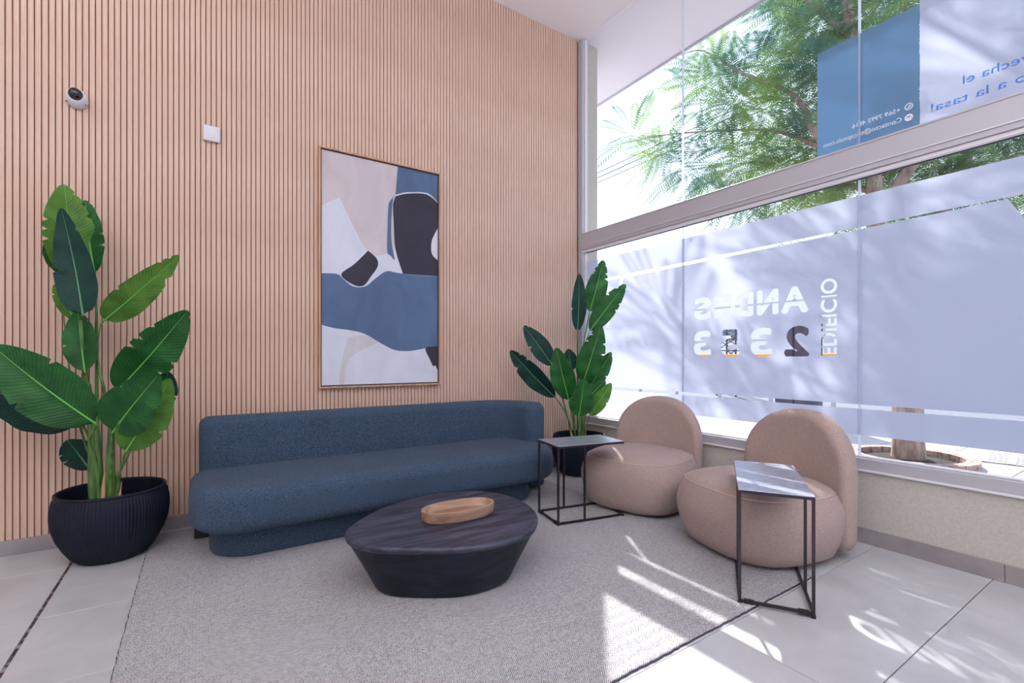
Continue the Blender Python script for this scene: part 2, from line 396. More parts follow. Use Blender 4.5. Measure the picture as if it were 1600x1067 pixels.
# window frames
Y1 = 4.045
def wframe(name, z0, z1, bot, top):
    e = tag(empty(name), kind='structure')
    return e
lower = wframe('window_1', .46, 2.38, 0, 0); upper = wframe('window_2', 2.6, CZ, 0, 0)
def rail(name, z0, z1, x0=WX-.005, x1=WX+.07, parent=None, m='alu'):
    return box(name, (x0, FY, z0), (x1, Y1, z1), M[m], parent, .003, 1)
rail('bottom_rail', .475, .545, parent=lower); rail('sill_bead', .462, .476, WX-.022, WX+.07, lower, 'alu2')
rail('glazing_bead', .545, .556, WX+.025, WX+.068, lower, 'alu2')
tr_ = tag(box('trim_3', (WX-.005, FY, 2.402), (WX+.07, Y1, 2.59), M['alu'], None, .003, 1), kind='structure')
box('ridge', (WX-.012, FY, 2.438), (WX-.004, Y1, 2.444), M['alu2'], tr_)
box('ridge', (WX-.009, FY, 2.575), (WX-.004, Y1, 2.580), M['alu'], tr_)
rail('top_rail', 2.374, 2.402, WX+.005, WX+.068, lower, 'alu2'); rail('gasket', 2.372, 2.378, WX+.028, WX+.06, lower, 'rubber')
rail('glazing_bead', 2.59, 2.60, WX+.03, WX+.068, upper, 'alu2')
for e, z0, z1 in ((lower, .476, 2.402), (upper, 2.59, CZ)):
    box('jamb', (WX-.003, Y1-.045, z0), (WX+.07, Y1+.03, z1), M['alu'], e, .002, 1)
    box('jamb_bead', (WX+.03, Y1-.058, z0), (WX+.065, Y1-.045, z1), M['alu2'], e)
tag(box('trim_4', (WX-.012, Y1+.0, .0), (WX+.01, WY-.018, CZ-.001), M['alu']), kind='structure')
MULL = [Y1-.06, 2.716, 1.344, -.02, -1.39, -2.76, FY]
for e, z0, z1 in ((lower, .55, 2.38), (upper, 2.596, CZ)):
    for a, b in zip(MULL[:-1], MULL[1:]):
        v = [(GX, b+.006, z0), (GX, a-.006, z0), (GX, a-.006, z1), (GX, b+.006, z1)]
        mesh_obj('pane', v, [(0, 1, 2, 3)], M['glass'], e)
    for y in MULL[1:-1]:
        box('glass_joint', (GX-.006, y-.006, z0), (GX+.008, y+.006, z1), M['seal'], e)

# ------------------------------------------------------------------ lettering helpers (read from outside: +Y to the right)
def text_polys(s, size=1.0, res=6):
    cu = bpy.data.curves.new('t', 'FONT'); cu.body = s; cu.size = size
    ob = bpy.data.objects.new('t', cu); C.objects.link(ob)
    dg = bpy.context.evaluated_depsgraph_get(); oc = ob.to_curve(dg, apply_modifiers=False)
    polys = []
    for spn in oc.splines:
        bp = spn.bezier_points; n = len(bp); P = []
        for i in range(n):
            a, b = bp[i], bp[(i+1) % n]
            straight = (a.handle_right-a.co).length < 1e-5 and (b.handle_left-b.co).length < 1e-5
            K = 1 if straight else res
            for k in range(K):
                t = k/K; q = a.co*(1-t)**3+3*a.handle_right*t*(1-t)**2+3*b.handle_left*t*t*(1-t)+b.co*t**3
                P.append((q.x, q.y))
        polys.append(P)
    ob.to_curve_clear(); bpy.data.objects.remove(ob); bpy.data.curves.remove(cu)
    return polys
def fit(polys, x0, y0, wd, ht, rot=False):
    xs = [p[0] for q in polys for p in q]; ys = [p[1] for q in polys for p in q]
    a, b, c, d = min(xs), max(xs), min(ys), max(ys)
    if rot: return [[(x0+(d-p[1])/(d-c)*wd, y0+(p[0]-a)/(b-a)*ht) for p in q] for q in polys]
    if ht is None: ht = wd/(b-a)*(d-c)
    return [[(x0+(p[0]-a)/(b-a)*wd, y0+(p[1]-c)/(d-c)*ht) for p in q] for q in polys]
def fatten(polys, d): return [inset(q, -d) if True else q for q in polys]
def area2(q): return sum(q[i-1][0]*q[i][1]-q[i][0]*q[i-1][1] for i in range(len(q)))
def embolden(polys, d):
    big = max(polys, key=lambda q: abs(area2(q))); s = 1 if area2(big) > 0 else -1
    return [inset(q, -d*s) for q in polys]
def fill(name, polys, X, mt, parent=None, th=.0008):
    cu = bpy.data.curves.new('c', 'CURVE'); cu.dimensions = '2D'; cu.fill_mode = 'BOTH'; cu.extrude = th/2
    for q in polys:
        s = cu.splines.new('POLY'); s.points.add(len(q)-1); s.use_cyclic_u = True
        for i, p in enumerate(q): s.points[i].co = (p[0], p[1], 0, 1)
    ob = bpy.data.objects.new('c', cu); C.objects.link(ob)
    dg = bpy.context.evaluated_depsgraph_get(); me = bpy.data.meshes.new_from_object(ob.evaluated_get(dg))
    bpy.data.objects.remove(ob); bpy.data.curves.remove(cu)
    me.transform(Matrix(((0, 0, 1, X), (1, 0, 0, 0), (0, 1, 0, 0), (0, 0, 0, 1))))
    me.materials.clear(); me.materials.append(mt); me.name = name
    return link(bpy.data.objects.new(name, me), parent)

FX = GX-.004
fill('frosted_film', [[(FY, 2.082), (Y1-.06, 2.05), (Y1-.06, 2.272), (FY, 2.262)]], FX, M['film'], lower)['label'] = 'narrow upper band of frosted film'
fill('frosted_film', [[(FY, .69), (Y1-.06, .685), (Y1-.06, .855), (FY, .868)]], FX, M['film'], lower)['label'] = 'narrow lower band of frosted film'
fill('frosted_film', [[(3.78, .89), (Y1-.06, .885), (Y1-.06, 2.02), (3.47, 2.02), (3.66, 1.59)]], FX, M['film'], lower)['label'] = 'corner piece of frosted film beside the column'
cut = []
for ch, a, b in (('A', 1.655, 1.85), ('N', 1.866, 2.035), ('D', 2.06, 2.22), ('E', 2.25, 2.41), ('S', 2.43, 2.60)):
    cut += embolden(fit(text_polys(ch), a+.014, 1.537, b-a-.028, .172), .013)
for ch, a, b in (('2', 1.65, 1.825), ('3', 1.912, 2.085), ('5', 2.175, 2.34), ('3', 2.43, 2.60)):
    cut += embolden(fit(text_polys(ch), a+.013, 1.218, b-a-.026, .198), .013)
cut += embolden(fit(text_polys('EDIFICIO'), 1.477, 1.213, .096, .53, True), .003)
main = [(-.5, .89), (3.74, .885), (3.63, 1.59), (3.43, 2.015), (.655, 2.055), (.33, 1.40)]
fill('frosted_film', [main]+cut, FX, M['film'], lower)['label'] = 'large frosted panel with clear cut-out letters ANDES 2353 and EDIFICIO'
fill('frosted_film', [[(FY, .89), (-.55, .89), (.28, 1.40), (.60, 2.06), (FY, 2.06)]], FX, M['film'], lower)

# poster on the upper pane
po = tag(empty('window_poster', (0, 0, 0)), 'blue rectangular poster with mirrored phone number and e-mail on upper pane', 'poster')
fill('sheet', [[(1.031, 2.606), (1.598, 2.606), (1.598, 3.34), (1.031, 3.34)]], FX, M['poster'], po)
fill('phone_text', fit(text_polys('+569 7993 4816'), 1.125, 2.728, .26, None), FX-.0012, M['ptext'], po)
fill('email_text', fit(text_polys('Contacto@tricapitals.com'), 1.118, 2.655, .44, None), FX-.0012, M['ptext'], po)
def circ(cx, cz, r, n=24, rev=False):
    p = [(cx+r*math.cos(2*math.pi*k/n), cz+r*math.sin(2*math.pi*k/n)) for k in range(n)]
    return p[::-1] if rev else p
fill('phone_icon', [circ(1.082, 2.742, .021), circ(1.082, 2.742, .016), [(1.072, 2.749), (1.076, 2.753), (1.081, 2.746), (1.079, 2.743), (1.084, 2.738), (1.087, 2.740), (1.092, 2.735), (1.088, 2.731), (1.082, 2.733), (1.074, 2.741)]], FX-.0012, M['ptext'], po)
fill('mail_icon', [circ(1.082, 2.675, .021), [(1.070, 2.667), (1.094, 2.667), (1.094, 2.684), (1.070, 2.684)], [(1.072, 2.669), (1.092, 2.669), (1.092, 2.681), (1.082, 2.673), (1.072, 2.681)]], FX-.0012, M['ptext'], po)
bn = tag(empty('window_banner', (0, 0, 0)), 'pale frosted banner with mirrored blue slogan right of the blue poster', 'banner')
fill('sheet', [[(-2.6, 2.606), (1.029, 2.606), (1.029, 3.62), (-2.6, 3.62)]], FX, M['film'], bn)
def words(polys, gap):
    L = sorted(polys, key=lambda q: min(p[0] for p in q)); res = [[L[0]]]; mx = max(p[0] for p in L[0])
    for q in L[1:]:
        if min(p[0] for p in q)-mx > gap: res.append([])
        res[-1].append(q); mx = max(mx, max(p[0] for p in q))
    return res
for st, x0, z0, wd in (('Aprovecha el', .395, 2.745, .44), ('bajo a la tasa!', .477, 2.645, .50)):
    for wq in words(fit(text_polys(st), x0, z0, wd, .062), .012): fill('slogan_word', wq, FX-.0012, M['btext'], bn)

# ------------------------------------------------------------------ rug
rug = tag(empty('area_rug', (0, 0, 0)), 'large grey and cream herringbone rug under sofa and coffee table', 'rug')
ro = dens([(-.28, 1.245), (2.78, 1.245), (2.78, 3.965), (-.28, 3.965)], .02)
random.seed(3)
n = len(ro); wav = [random.uniform(-.0025, .0025) for _ in ro]
ro2 = [(p[0]+wav[i], p[1]+wav[i-1]) for i, p in enumerate(ro)]
loft('pile', [[(p[0], p[1], z) for p in inset(ro2, d)] for d, z in ((.003, .002), (.001, .009), (.004, .012))], M['rug'], rug, False)
loft('binding', [[(p[0], p[1], z) for p in inset(ro2, d)] for d, z in ((-.001, .0005), (-.003, .004), (-.001, .008), (.004, .0085))], M['rugedge'], rug, False, (True, True))

# ------------------------------------------------------------------ sofa
sf_ = tag(empty('sofa', (1.25, 3.5, 0)), 'long navy blue fabric sofa with rounded seat and curved right arm', 'sofa')
def P3(pts, z, o): return [(p[0]-o[0], p[1]-o[1], z) for p in pts]
SO = (1.25, 3.5)
def soft_loft(name, outline, z0, z1, r0, r1, mt, parent, origin, n=6):
    rings = []
    for k in range(n+1):
        a = math.pi/2*k/n; rings.append(P3(inset(outline, r0*(1-math.sin(a))), z0+r0*(1-math.cos(a)), origin))
    for k in range(n+1):
        a = math.pi/2*k/n; rings.append(P3(inset(outline, r1*(1-math.cos(a))), z1-r1*(1-math.sin(a)), origin))
    return loft(name, rings, mt, parent, True, ang=60)
seat_o = rrect(-.065, 3.035, 2.52, 3.80, (.30, .24, .10, .10), 12)
seat = soft_loft('seat', seat_o, .195, .455, .075, .085, M['sofa'], sf_, SO)
pl_o = rrect(.04, 3.205, 2.375, 3.82, (.24, .2, .1, .1), 12)
loft('plinth', [P3(inset(pl_o, .01), .013, SO), P3(pl_o, .03, SO), P3(pl_o, .22, SO)], M['sofa'], sf_, True)
# back: rounded section swept along a path that turns forward into the arm
path = [(x, 3.865) for x in [-.015, -.012, 0, .03, .08, .2, .5, .9, 1.3, 1.7, 2.0, 2.15]]
for k in range(1, 11):
    a = math.pi/2*k/10; path.append((2.15+.36*math.sin(a), 3.505+.36*math.cos(a)))
path += [(2.51, 3.46), (2.51, 3.425), (2.51, 3.40), (2.51, 3.385), (2.51, 3.378)]
def back_sweep():
    rings = []; N = len(path)
    sec0 = rrect(-.105, .03, .105, .79, (.03, .03, .06, .06), 6)
    L = [0]
    for i in range(1, N): L.append(L[-1]+math.hypot(path[i][0]-path[i-1][0], path[i][1]-path[i-1][1]))
    for i, p in enumerate(path):
        a = path[max(i-1, 0)]; b = path[min(i+1, N-1)]; tx, ty = b[0]-a[0], b[1]-a[1]; l = math.hypot(tx, ty); tx /= l; ty /= l
        d0 = min(L[i], L[-1]-L[i]); R = .06 if L[i] < 1 else .09
        d = 0 if d0 >= R else R-math.sqrt(max(R*R-(R-d0)**2, 0))
        a_, b_ = 1-d*.97/.105, 1-d*.97/.38
        s = [(q[0]*a_, .41+(q[1]-.41)*b_) for q in sec0]
        rings.append([(p[0]+(ty)*q[0]-SO[0], p[1]-(tx)*q[0]-SO[1], q[1]) for q in s])
    return rings
loft('backrest', back_sweep(), M['sofa'], sf_, True, ang=60)
tube('back_seam', [(1.48-SO[0], 3.7605-SO[1], z) for z in (.46, .55, .64, .72)], .0016, M['darkfoot'], sf_, 6)
box('foot', (-.04-SO[0], 3.70-SO[1], .013), (.08-SO[0], 3.93-SO[1], .10), M['darkfoot'], sf_, .01)
box('foot', (2.47-SO[0], 3.55-SO[1], .002), (2.60-SO[0], 3.75-SO[1], .05), M['darkfoot'], sf_, .01)

# ------------------------------------------------------------------ lounge chairs
def superell(rx, ry, n, N=56):
    r = []
    for k in range(N):
        a = 2*math.pi*k/N; c, s = math.cos(a), math.sin(a)
        r.append((rx*math.copysign(abs(c)**(2/n), c), ry*math.copysign(abs(s)**(2/n), s)))
    return r
def make_chair(loc, rz, label):
    """faces local +X"""
    e = tag(empty('lounge_chair', loc, rz), label, 'chair', 'rounded lounge chairs by the window')
    prof = [(.31, .010), (.355, .015), (.388, .038), (.410, .10), (.425, .16), (.436, .22), (.434, .27), (.422, .32), (.402, .365), (.388, .39)]
    rings = [[(x, y, z) for x, y in superell(r*.97, r, 2.8)] for r, z in prof]
    loft('seat_base', rings, M['chair'], e, True, (True, True), 60)
    prof = [(.388, .388), (.375, .403), (.34, .420), (.27, .436), (.18, .447), (.09, .452), (.01, .453)]
    rings = [[(x, y, z) for x, y in superell(r*.97, r, 2.8)] for r, z in prof]
    loft('seat_cushion', rings, M['chair'], e, True, (False, True), 60)
    for fx, fy in ((.1, .1), (-.1, .1), (-.1, -.1), (.1, -.1)): tube('foot', [(fx, fy, 0), (fx, fy, .02)], .02, M['darkfoot'], e, 10)
    pp = [(x, y, .3905) for x, y in superell(.3885*.97, .3885, 2.8)]
    tube('piping', pp+[pp[0]], .0035, M['piping'], e, 6)
    # back: arched slab
    Wd, zt, zb = .385, .845, .022
    ol = []
    for k in range(9): a = math.radians(180+90*k/8); ol.append((-Wd+.10+.10*math.cos(a), zb+.10+.10*math.sin(a)))
    for k in range(9): a = math.radians(270+90*k/8); ol.append((Wd-.10+.10*math.cos(a), zb+.10+.10*math.sin(a)))
    zc = zt-.37
    for k in range(25):
        a = math.pi*k/24; ol.append((Wd*math.copysign(abs(math.cos(a))**.92, math.cos(a)), zc+.37*abs(math.sin(a))**.95))
    ol = dens(ol, .03)
    T = .145; R = .06; rings = []
    cx, cz = 0, .42
    def place(q, t): # q=(width,height), t= depth from back face
        bend = .45*q[0]*q[0]
        lean = -.02*(q[1]-.2)
        return (-.47+t+bend+lean, q[0], q[1])
    def sc(o, s): return [((p[0]-cx)*s, cz+(p[1]-cz)*s) for p in o]
    o1 = inset(ol, R)
    for s in (.02, .25, .5, .75, .92): rings.append([place(q, -.0) for q in sc(o1, s)])
    for k in range(7):
        a = math.pi/2*k/6; rings.append([place(q, R*(1-math.cos(a))) for q in inset(ol, R*(1-math.sin(a)))])
    for k in range(7):
        a = math.pi/2*k/6; rings.append([place(q, T-R*(1-math.sin(a))) for q in inset(ol, R*(1-math.cos(a)))])
    for s in (.92, .75, .5, .25, .02): rings.append([place(q, T) for q in sc(o1, s)])
    rings = rings[::-1]
    loft('backrest', rings, M['chair'], e, True, ang=70)
    return e
make_chair((3.0, 2.66, .012), math.radians(180+15), 'taupe rounded lounge chair beside the small planter, far from the camera')
make_chair((2.94, 1.655, .012), math.radians(180-14), 'taupe rounded lounge chair nearest the camera, partly behind a side table')

# ------------------------------------------------------------------ side tables
def side_table(F, L, R, h, label, inleg, z0=0.0, gz=0.0):
    """F = front corner, L = corner along the short side, R = corner along the long side (floor coordinates)"""
    F, L, R = Vector(F), Vector(L), Vector(R); ux = (R-F); lx = ux.length; ux.normalize()
    uy = Vector((-ux.y, ux.x)); ly = (L-F).dot(uy)
    e = tag(empty('side_table', (F.x, F.y, z0), math.atan2(ux.y, ux.x)), label, 'table', 'steel side tables')
    r = .0065; sg = 1 if ly > 0 else -1; ly = abs(ly)*sg
    box('tabletop', (-r, min(0, ly)-r, h-.006), (lx+r, max(0, ly)+r, h), M['ttop'], e, .0015, 1)
    ys = (0, ly)
    boxes('top_frame', [((-r, ys[0]-r, h-.019), (lx+r, ys[0]+r, h-.0065)), ((-r, ys[1]-r, h-.019), (lx+r, ys[1]+r, h-.0065)),
                        ((-r, min(ys)+r, h-.019), (r, max(ys)-r, h-.0065)), ((lx-r, min(ys)+r, h-.019), (lx+r, max(ys)-r, h-.0065))], M['metal'], e)
    boxes('base_frame', [((-r, ys[0]-r, .004), (lx+r, ys[0]+r, .017)), ((-r, ys[1]-r, .004), (lx+r, ys[1]+r, .017)),
                         ((-r, min(ys)+r, .004), (r, max(ys)-r, .017)), ((lx-r, min(ys)+r, .004), (lx+r, max(ys)-r, .017))], M['metal'], e)
    for x in (0, inleg):
        for y in ys: box('leg', (x-r, y-r, .017), (x+r, y+r, h-.019), M['metal'], e)
    for x in (.0, lx):
        for y in ys: box('glide', (x-.009, y-.009, -gz), (x+.009, y+.009, .006), M['rubber'], e)
    for y in (ys[0]+sg*.04, ys[1]-sg*.04): box('glide', (-.010, y-.022, .001), (.010, y+.022, .02), M['rubber'], e)
    return e
side_table((2.352, 1.050), (2.195, 1.313), (2.92, 1.42), .552, 'dark steel side table at front of the nearest chair', .225, .009, .009)
side_table((2.105, 2.603), (2.18, 2.905), (2.64, 2.50), .56, 'dark steel side table between the sofa and the far chair', .215, .012)

# ------------------------------------------------------------------ coffee table and tray
ct = tag(empty('coffee_table', (1.13, 2.40, .012)), 'low egg-shaped black stained wooden coffee table on the rug', 'table')
ctp = [(.597, 2.40), (.66, 2.56), (.906, 2.765), (1.16, 2.845), (1.38, 2.835), (1.58, 2.72), (1.665, 2.48), (1.615, 2.20), (1.44, 1.985), (1.24, 1.935), (1.04, 1.965), (.822, 2.09), (.65, 2.24)]
ctp = [(p.x-1.13, p.y-2.40) for p in catmull([(a, b, 0) for a, b in ctp][::-1], 8)]
def S(o, s, z): return [(p[0]*s, p[1]*s, z) for p in o]
lev = [(.70, 0), (.715, .004), (.735, .02), (.80, .09), (.88, .17), (.955, .245), (.985, .268)]
loft('base', [S(ctp, s, z) for s, z in lev], M['tbase'], ct, True, ang=60)
loft('tabletop', [S(ctp, s, z) for s, z in [(.975, .262), (.992, .268), (1.0, .279), (.998, .288), (.985, .296), (.965, .2985), (.94, .299)]], M['table'], ct, True, ang=60)
for o in ct.children:   # outline runs clockwise: flip
    bm = bmesh.new(); bm.from_mesh(o.data); bmesh.ops.recalc_face_normals(bm, faces=bm.faces[:]); bm.to_mesh(o.data); bm.free()
tray = tag(empty('serving_tray', (1.205, 2.375, .311), math.radians(-3)), 'small oval carved wooden tray resting on the coffee table', 'tray')
el = superell(.215, .108, 2.25, 48)
body = loft('tray_body', [S(el, s, z) for s, z in [(.93, 0), (.96, .002), (.985, .014), (1.0, .052), (.997, .057), (.985, .060), (.93, .060), (.915, .056), (.87, .028), (.80, .016), (.5, .012), (.02, .012)]], M['tray'], tray, True, ang=28)
loft('tray_floor', [S(el, s, z) for s, z in [(.86, .0245), (.80, .0168), (.5, .0128), (.02, .0125)]], noisy(mat('tray_inside', (140, 104, 82), .6), (112, 80, 62), (156, 120, 98), (1, 7, 7), 3, 6, (.3, .7)), tray, True, (False, True), 40)  # darker brown stands in for the shade inside the hollow

# ------------------------------------------------------------------ planters and plants
def planter(loc, label, ribs=100):
    e = tag(empty('planter', loc), label, 'planter', 'dark ribbed planters')
    prof = [(.155, 0), (.168, .004), (.196, .035), (.226, .085), (.254, .145), (.272, .205), (.280, .265), (.279, .32), (.270, .368), (.262, .392)]
    N = ribs*5; rings = []
    for r, z in prof:
        am = .0022 if .01 < z < .39 else 0
        rings.append([((r+am*math.cos(2*math.pi*k/5))*math.cos(2*math.pi*k/N), (r+am*math.cos(2*math.pi*k/5))*math.sin(2*math.pi*k/N), z) for k in range(N)])
    loft('pot_body', rings, M['pot'], e, True, (True, False), 80)
    N = 96; rings = []
    for r, z in [(.262, .392), (.266, .398), (.265, .405), (.258, .409), (.250, .405), (.248, .395), (.258, .33), (.26, .28)]:
        rings.append([(r*math.cos(2*math.pi*k/N), r*math.sin(2*math.pi*k/N), z) for k in range(N)])
    loft('rim', rings, M['pot'], e, True, (False, False), 60)
    rings = [[(r*math.cos(2*math.pi*k/40), r*math.sin(2*math.pi*k/40), z) for k in range(40)] for r, z in ((.258, .30), (.15, .315), (.01, .322))]
    loft('soil', rings, M['soil'], e, True, (False, True))
    return e
PL = (-.452, 3.735, 0); PR = (3.262, 3.695, 0)
planter(PL, 'large navy ribbed round planter against the slat wall, left of sofa')
planter(PR, 'navy ribbed round planter in the far corner behind the side table')

def make_leaf(parent, base, tip, width, shade, tilt=0., bend=.04, fold=.18, seed=0, peak=.42, splits=4, droop=0.):
    rnd = random.Random(seed)
    base, tip = Vector(base), Vector(tip); ax = tip-base; L = ax.length; ax.normalize()
    view = (Vector((0, 0, H))-(base+tip)/2).normalized()
    n = (view-ax*view.dot(ax)).normalized(); n = Matrix.Rotation(tilt, 3, ax) @ n; side = ax.cross(n)
    rows, cols = 40, 8
    cut = {}
    for sd_ in (-1, 1):
        for _ in range((splits+1)//2):
            s = rnd.uniform(.35, .97); cut[(int(s*rows), sd_)] = rnd.uniform(.5, 1.1)
    V = []; UV = []; F = []
    for i in range(rows+1):
        s = i/rows
        wv = (math.sin(math.pi*min(1, s**(math.log(.5)/math.log(peak))))**.62 if 0 < s < 1 else 0)
        wv *= (1-.18*s); hw = width/2*wv+.001
        c = base+ax*(L*s)+n*(bend*L*math.sin(math.pi*s))+Vector((0, 0, -droop*L*s*s))
        ph = rnd.uniform(-.008, .008)
        for j in range(-cols//2, cols//2+1):
            u = j/(cols/2); q = cut.get((i, 1 if u > 0 else -1), 0); uu = u*(1-q*.35 if abs(u) > .4 else 1)
            ruf = .02*width*math.sin(s*22+seed)*abs(u)
            V.append(c+side*(hw*uu)+n*(fold*abs(u)*hw+ruf+ph*abs(u)*width*.3)+ax*(.10*width*abs(u)*(1-s)*(-.2)+.08*width*abs(u)))
            UV.append((u, s))
    W = cols+1
    for i in range(rows):
        for j in range(cols): F.append((i*W+j, i*W+j+1, (i+1)*W+j+1, (i+1)*W+j))
    mt = {'d': M['lf_d'], 'm': M['lf_m'], 'l': M['lf_l']}[shade]
    V = [v-parent.location for v in V]
    lo = mesh_obj('leaf', V, F, mt, parent, True, uvs=UV)
    mid = [V[i*W+cols//2]+n*.001 for i in range(0, rows+1, 2)]
    tube('midrib', mid, [max(.0010, .0058*(1-i/len(mid))) for i in range(len(mid))], M['rib_d'] if shade == 'd' else M['rib_m'], lo, 6)
    return lo
def stalk(parent, pts, rads, name='stalk', m='stalk', seg=10):
    P = catmull([tuple(Vector(p)-parent.location) for p in pts], 6, False)
    k = len(pts)-1; R = []
    for i in range(len(P)):
        t = i/(len(P)-1)*k; a = min(int(t), k-1); R.append(rads[a]+(rads[a+1]-rads[a])*(t-a))
    return tube(name, P, R, M[m], parent, seg)

# plant on the left: pixel/depth pairs are turned into points of the room once, here
def plant(loc, label, leaves, stalks, sheaths):
    e = tag(empty('potted_plant', loc), label, 'plant', 'broad-leaved potted plants')
    for k, (b, t, wpx, shade, tilt, bend, fold, peak, ns) in enumerate(leaves):
        B = ray(*b); T = ray(*t); wd = wpx/FPX*(b[2]+t[2])/2
        make_leaf(e, B, T, wd, shade, tilt, bend, fold, seed=k+int(loc[0]*10), peak=peak, splits=ns)
    for pts, rads in stalks: stalk(e, [ray(*p) for p in pts], rads)
    for pts, rads in sheaths: stalk(e, [ray(*p) for p in pts], rads, 'dry_sheath', 'sheath', 8)
    return e
D = 2.87
leavesL = [
 ((112, 436, D), (101, 293, D-.02), 70, 'l', .25, .03, .15, .45, 6),
 ((148, 428, D+.06), (134, 316, D+.08), 46, 'm', -.4, .03, .2, .5, 5),
 ((96, 430, D), (74, 378, D-.02), 28, 'm', .3, .02, .2, .5, 2),
 ((130, 493, D-.10), (97, 329, D-.14), 54, 'd', -.25, -.04, .25, .34, 2),
 ((115, 502, D-.02), (93, 436, D-.02), 34, 'l', .2, .02, .2, .5, 3),
 ((133, 582, D-.05), (122, 489, D-.02), 48, 'm', -.3, .02, .2, .45, 2),
 ((163, 501, D-.02), (277, 401, D-.05), 50, 'l', .15, .04, .15, .38, 5),
 ((182, 612, D-.08), (290, 489, D-.05), 74, 'm', .2, .05, .22, .45, 6),
 ((150, 662, D-.15), (-6, 545, D-.30), 92, 'm', -.25, .06, .25, .42, 2),
 ((128, 662, D-.05), (-30, 600, D-.30), 80, 'd', -.5, .05, .2, .42, 2),
 ((176, 676, D-.22), (245, 588, D-.28), 82, 'm', -.2, .05, .2, .42, 3),
 ((196, 706, D-.16), (263, 596, D-.12), 66, 'l', .15, .05, .2, .42, 5),
 ((236, 640, D+.02), (262, 584, D+.02), 50, 'd', .3, .03, .2, .45, 2),
 ((142, 736, D+.02), (107, 690, D+.03), 48, 'd', .2, .03, .2, .5, 3),
]
stalksL = [
 ([(151, 800, D), (148, 740, D), (144, 670, D), (138, 600, D)], [.036, .034, .022, .012]),
 ([(158, 800, D), (152, 680, D), (135, 590, D-.02), (126, 500, D-.06)], [.02, .016, .010, .007]),
 ([(143, 660, D), (130, 560, D), (115, 500, D), (111, 440, D)], [.014, .010, .007, .005]),
 ([(152, 690, D+.02), (151, 600, D+.02), (152, 520, D+.03), (148, 430, D+.05)], [.012, .009, .006, .005]),
 ([(174, 800, D-.03), (172, 720, D-.03), (174, 660, D-.05), (182, 612, D-.08)], [.024, .02, .012, .008]),
 ([(180, 800, D), (170, 650, D), (152, 560, D), (156, 512, D), (163, 501, D-.02)], [.014, .009, .006, .004, .004]),
 ([(155, 780, D-.05), (150, 720, D-.06), (140, 690, D-.1), (152, 664, D-.15)], [.010, .008, .007, .006]),
 ([(172, 780, D-.05), (174, 720, D-.12), (176, 676, D-.22)], [.010, .008, .006]),
 ([(183, 790, D-.02), (186, 745, D-.08), (196, 706, D-.16)], [.009, .007, .005]),
 ([(148, 775, D), (146, 752, D), (142, 736, D+.02)], [.008, .006, .005]),
 ([(176, 760, D), (210, 690, D), (236, 640, D+.02)], [.008, .006, .004]),
 ([(148, 700, D), (138, 680, D), (128, 662, D-.05)], [.008, .007, .005]),
 ([(150, 740, D), (118, 640, D), (100, 500, D+.03), (96, 430, D)], [.007, .005, .004, .003]),
]
sheathL = [([(160, 800, D-.05), (162, 765, D-.05), (165, 731, D-.05)], [.016, .013, .002]),
           ([(186, 795, D-.04), (187, 775, D-.04), (190, 752, D-.04)], [.010, .008, .002])]
plant((PL[0], PL[1], .31), 'tall broad-leaved plant with big green leaves in the left planter', leavesL, stalksL, sheathL)
D = 4.78
leavesR = [
 ((902, 518, D-.02), (905, 429, D-.05), 26, 'd', .3, .03, .2, .45, 2),
 ((921, 488, D), (942, 409, D), 36, 'm', .2, .04, .18, .40, 6),
 ((921, 518, D-.12), (976, 446, D-.16), 34, 'm', -.15, .04, .2, .45, 6),
 ((911, 598, D-.14), (938, 511, D-.18), 44, 'm', .1, .05, .18, .40, 3),
 ((864, 572, D-.05), (820, 511, D-.02), 34, 'd', .2, .04, .2, .45, 2),
 ((869, 622, D-.15), (799, 549, D-.20), 36, 'd', -.3, .05, .22, .50, 3),
 ((889, 626, D-.26), (870, 546, D-.32), 42, 'm', -.15, .05, .15, .45, 1),
 ((904, 652, D-.32), (912, 594, D-.36), 40, 'm', .2, .05, .2, .40, 1),
 ((920, 606, D-.05), (954, 552, D-.05), 30, 'm', .3, .04, .2, .42, 4),
 ((914, 628, D-.10), (944, 596, D-.12), 30, 'm', -.2, .04, .2, .45, 4),
 ((921, 650, D-.22), (954, 600, D-.26), 26, 'l', .1, .04, .12, .45, 2),
 ((893, 580, D+.02), (888, 547, D+.02), 26, 'd', .2, .03, .2, .45, 1),
]
stalksR = [
 ([(905, 700, D), (904, 660, D), (903, 600, D), (902, 518, D-.02)], [.022, .018, .010, .006]),
 ([(908, 700, D), (907, 640, D), (909, 560, D), (921, 488, D)], [.016, .012, .008, .005]),
 ([(911, 700, D-.05), (909, 620, D-.1), (912, 550, D-.12), (921, 518, D-.12)], [.012, .009, .006, .004]),
 ([(906, 700, D-.05), (906, 640, D-.12), (911, 598, D-.14)], [.014, .010, .006]),
 ([(898, 700, D), (884, 640, D), (864, 572, D-.05)], [.012, .008, .005]),
 ([(899, 700, D-.02), (886, 650, D-.08), (869, 622, D-.15)], [.010, .008, .005]),
 ([(901, 700, D-.05), (896, 660, D-.18), (889, 626, D-.26)], [.010, .008, .005]),
 ([(905, 700, D-.08), (905, 675, D-.22), (904, 652, D-.32)], [.012, .010, .006]),
 ([(912, 700, D), (914, 650, D-.03), (920, 606, D-.05)], [.010, .007, .005]),
 ([(912, 690, D-.02), (913, 660, D-.06), (914, 628, D-.1)], [.008, .006, .004]),
 ([(914, 690, D-.05), (916, 670, D-.12), (921, 650, D-.22)], [.007, .005, .004]),
 ([(900, 690, D), (895, 630, D), (893, 580, D+.02)], [.008, .006, .004]),
]
sheathR = [([(897, 700, D-.06), (893, 680, D-.08), (888, 664, D-.1)], [.014, .011, .003]),
           ([(914, 700, D-.05), (915, 684, D-.06), (915, 668, D-.07)], [.011, .009, .003])]
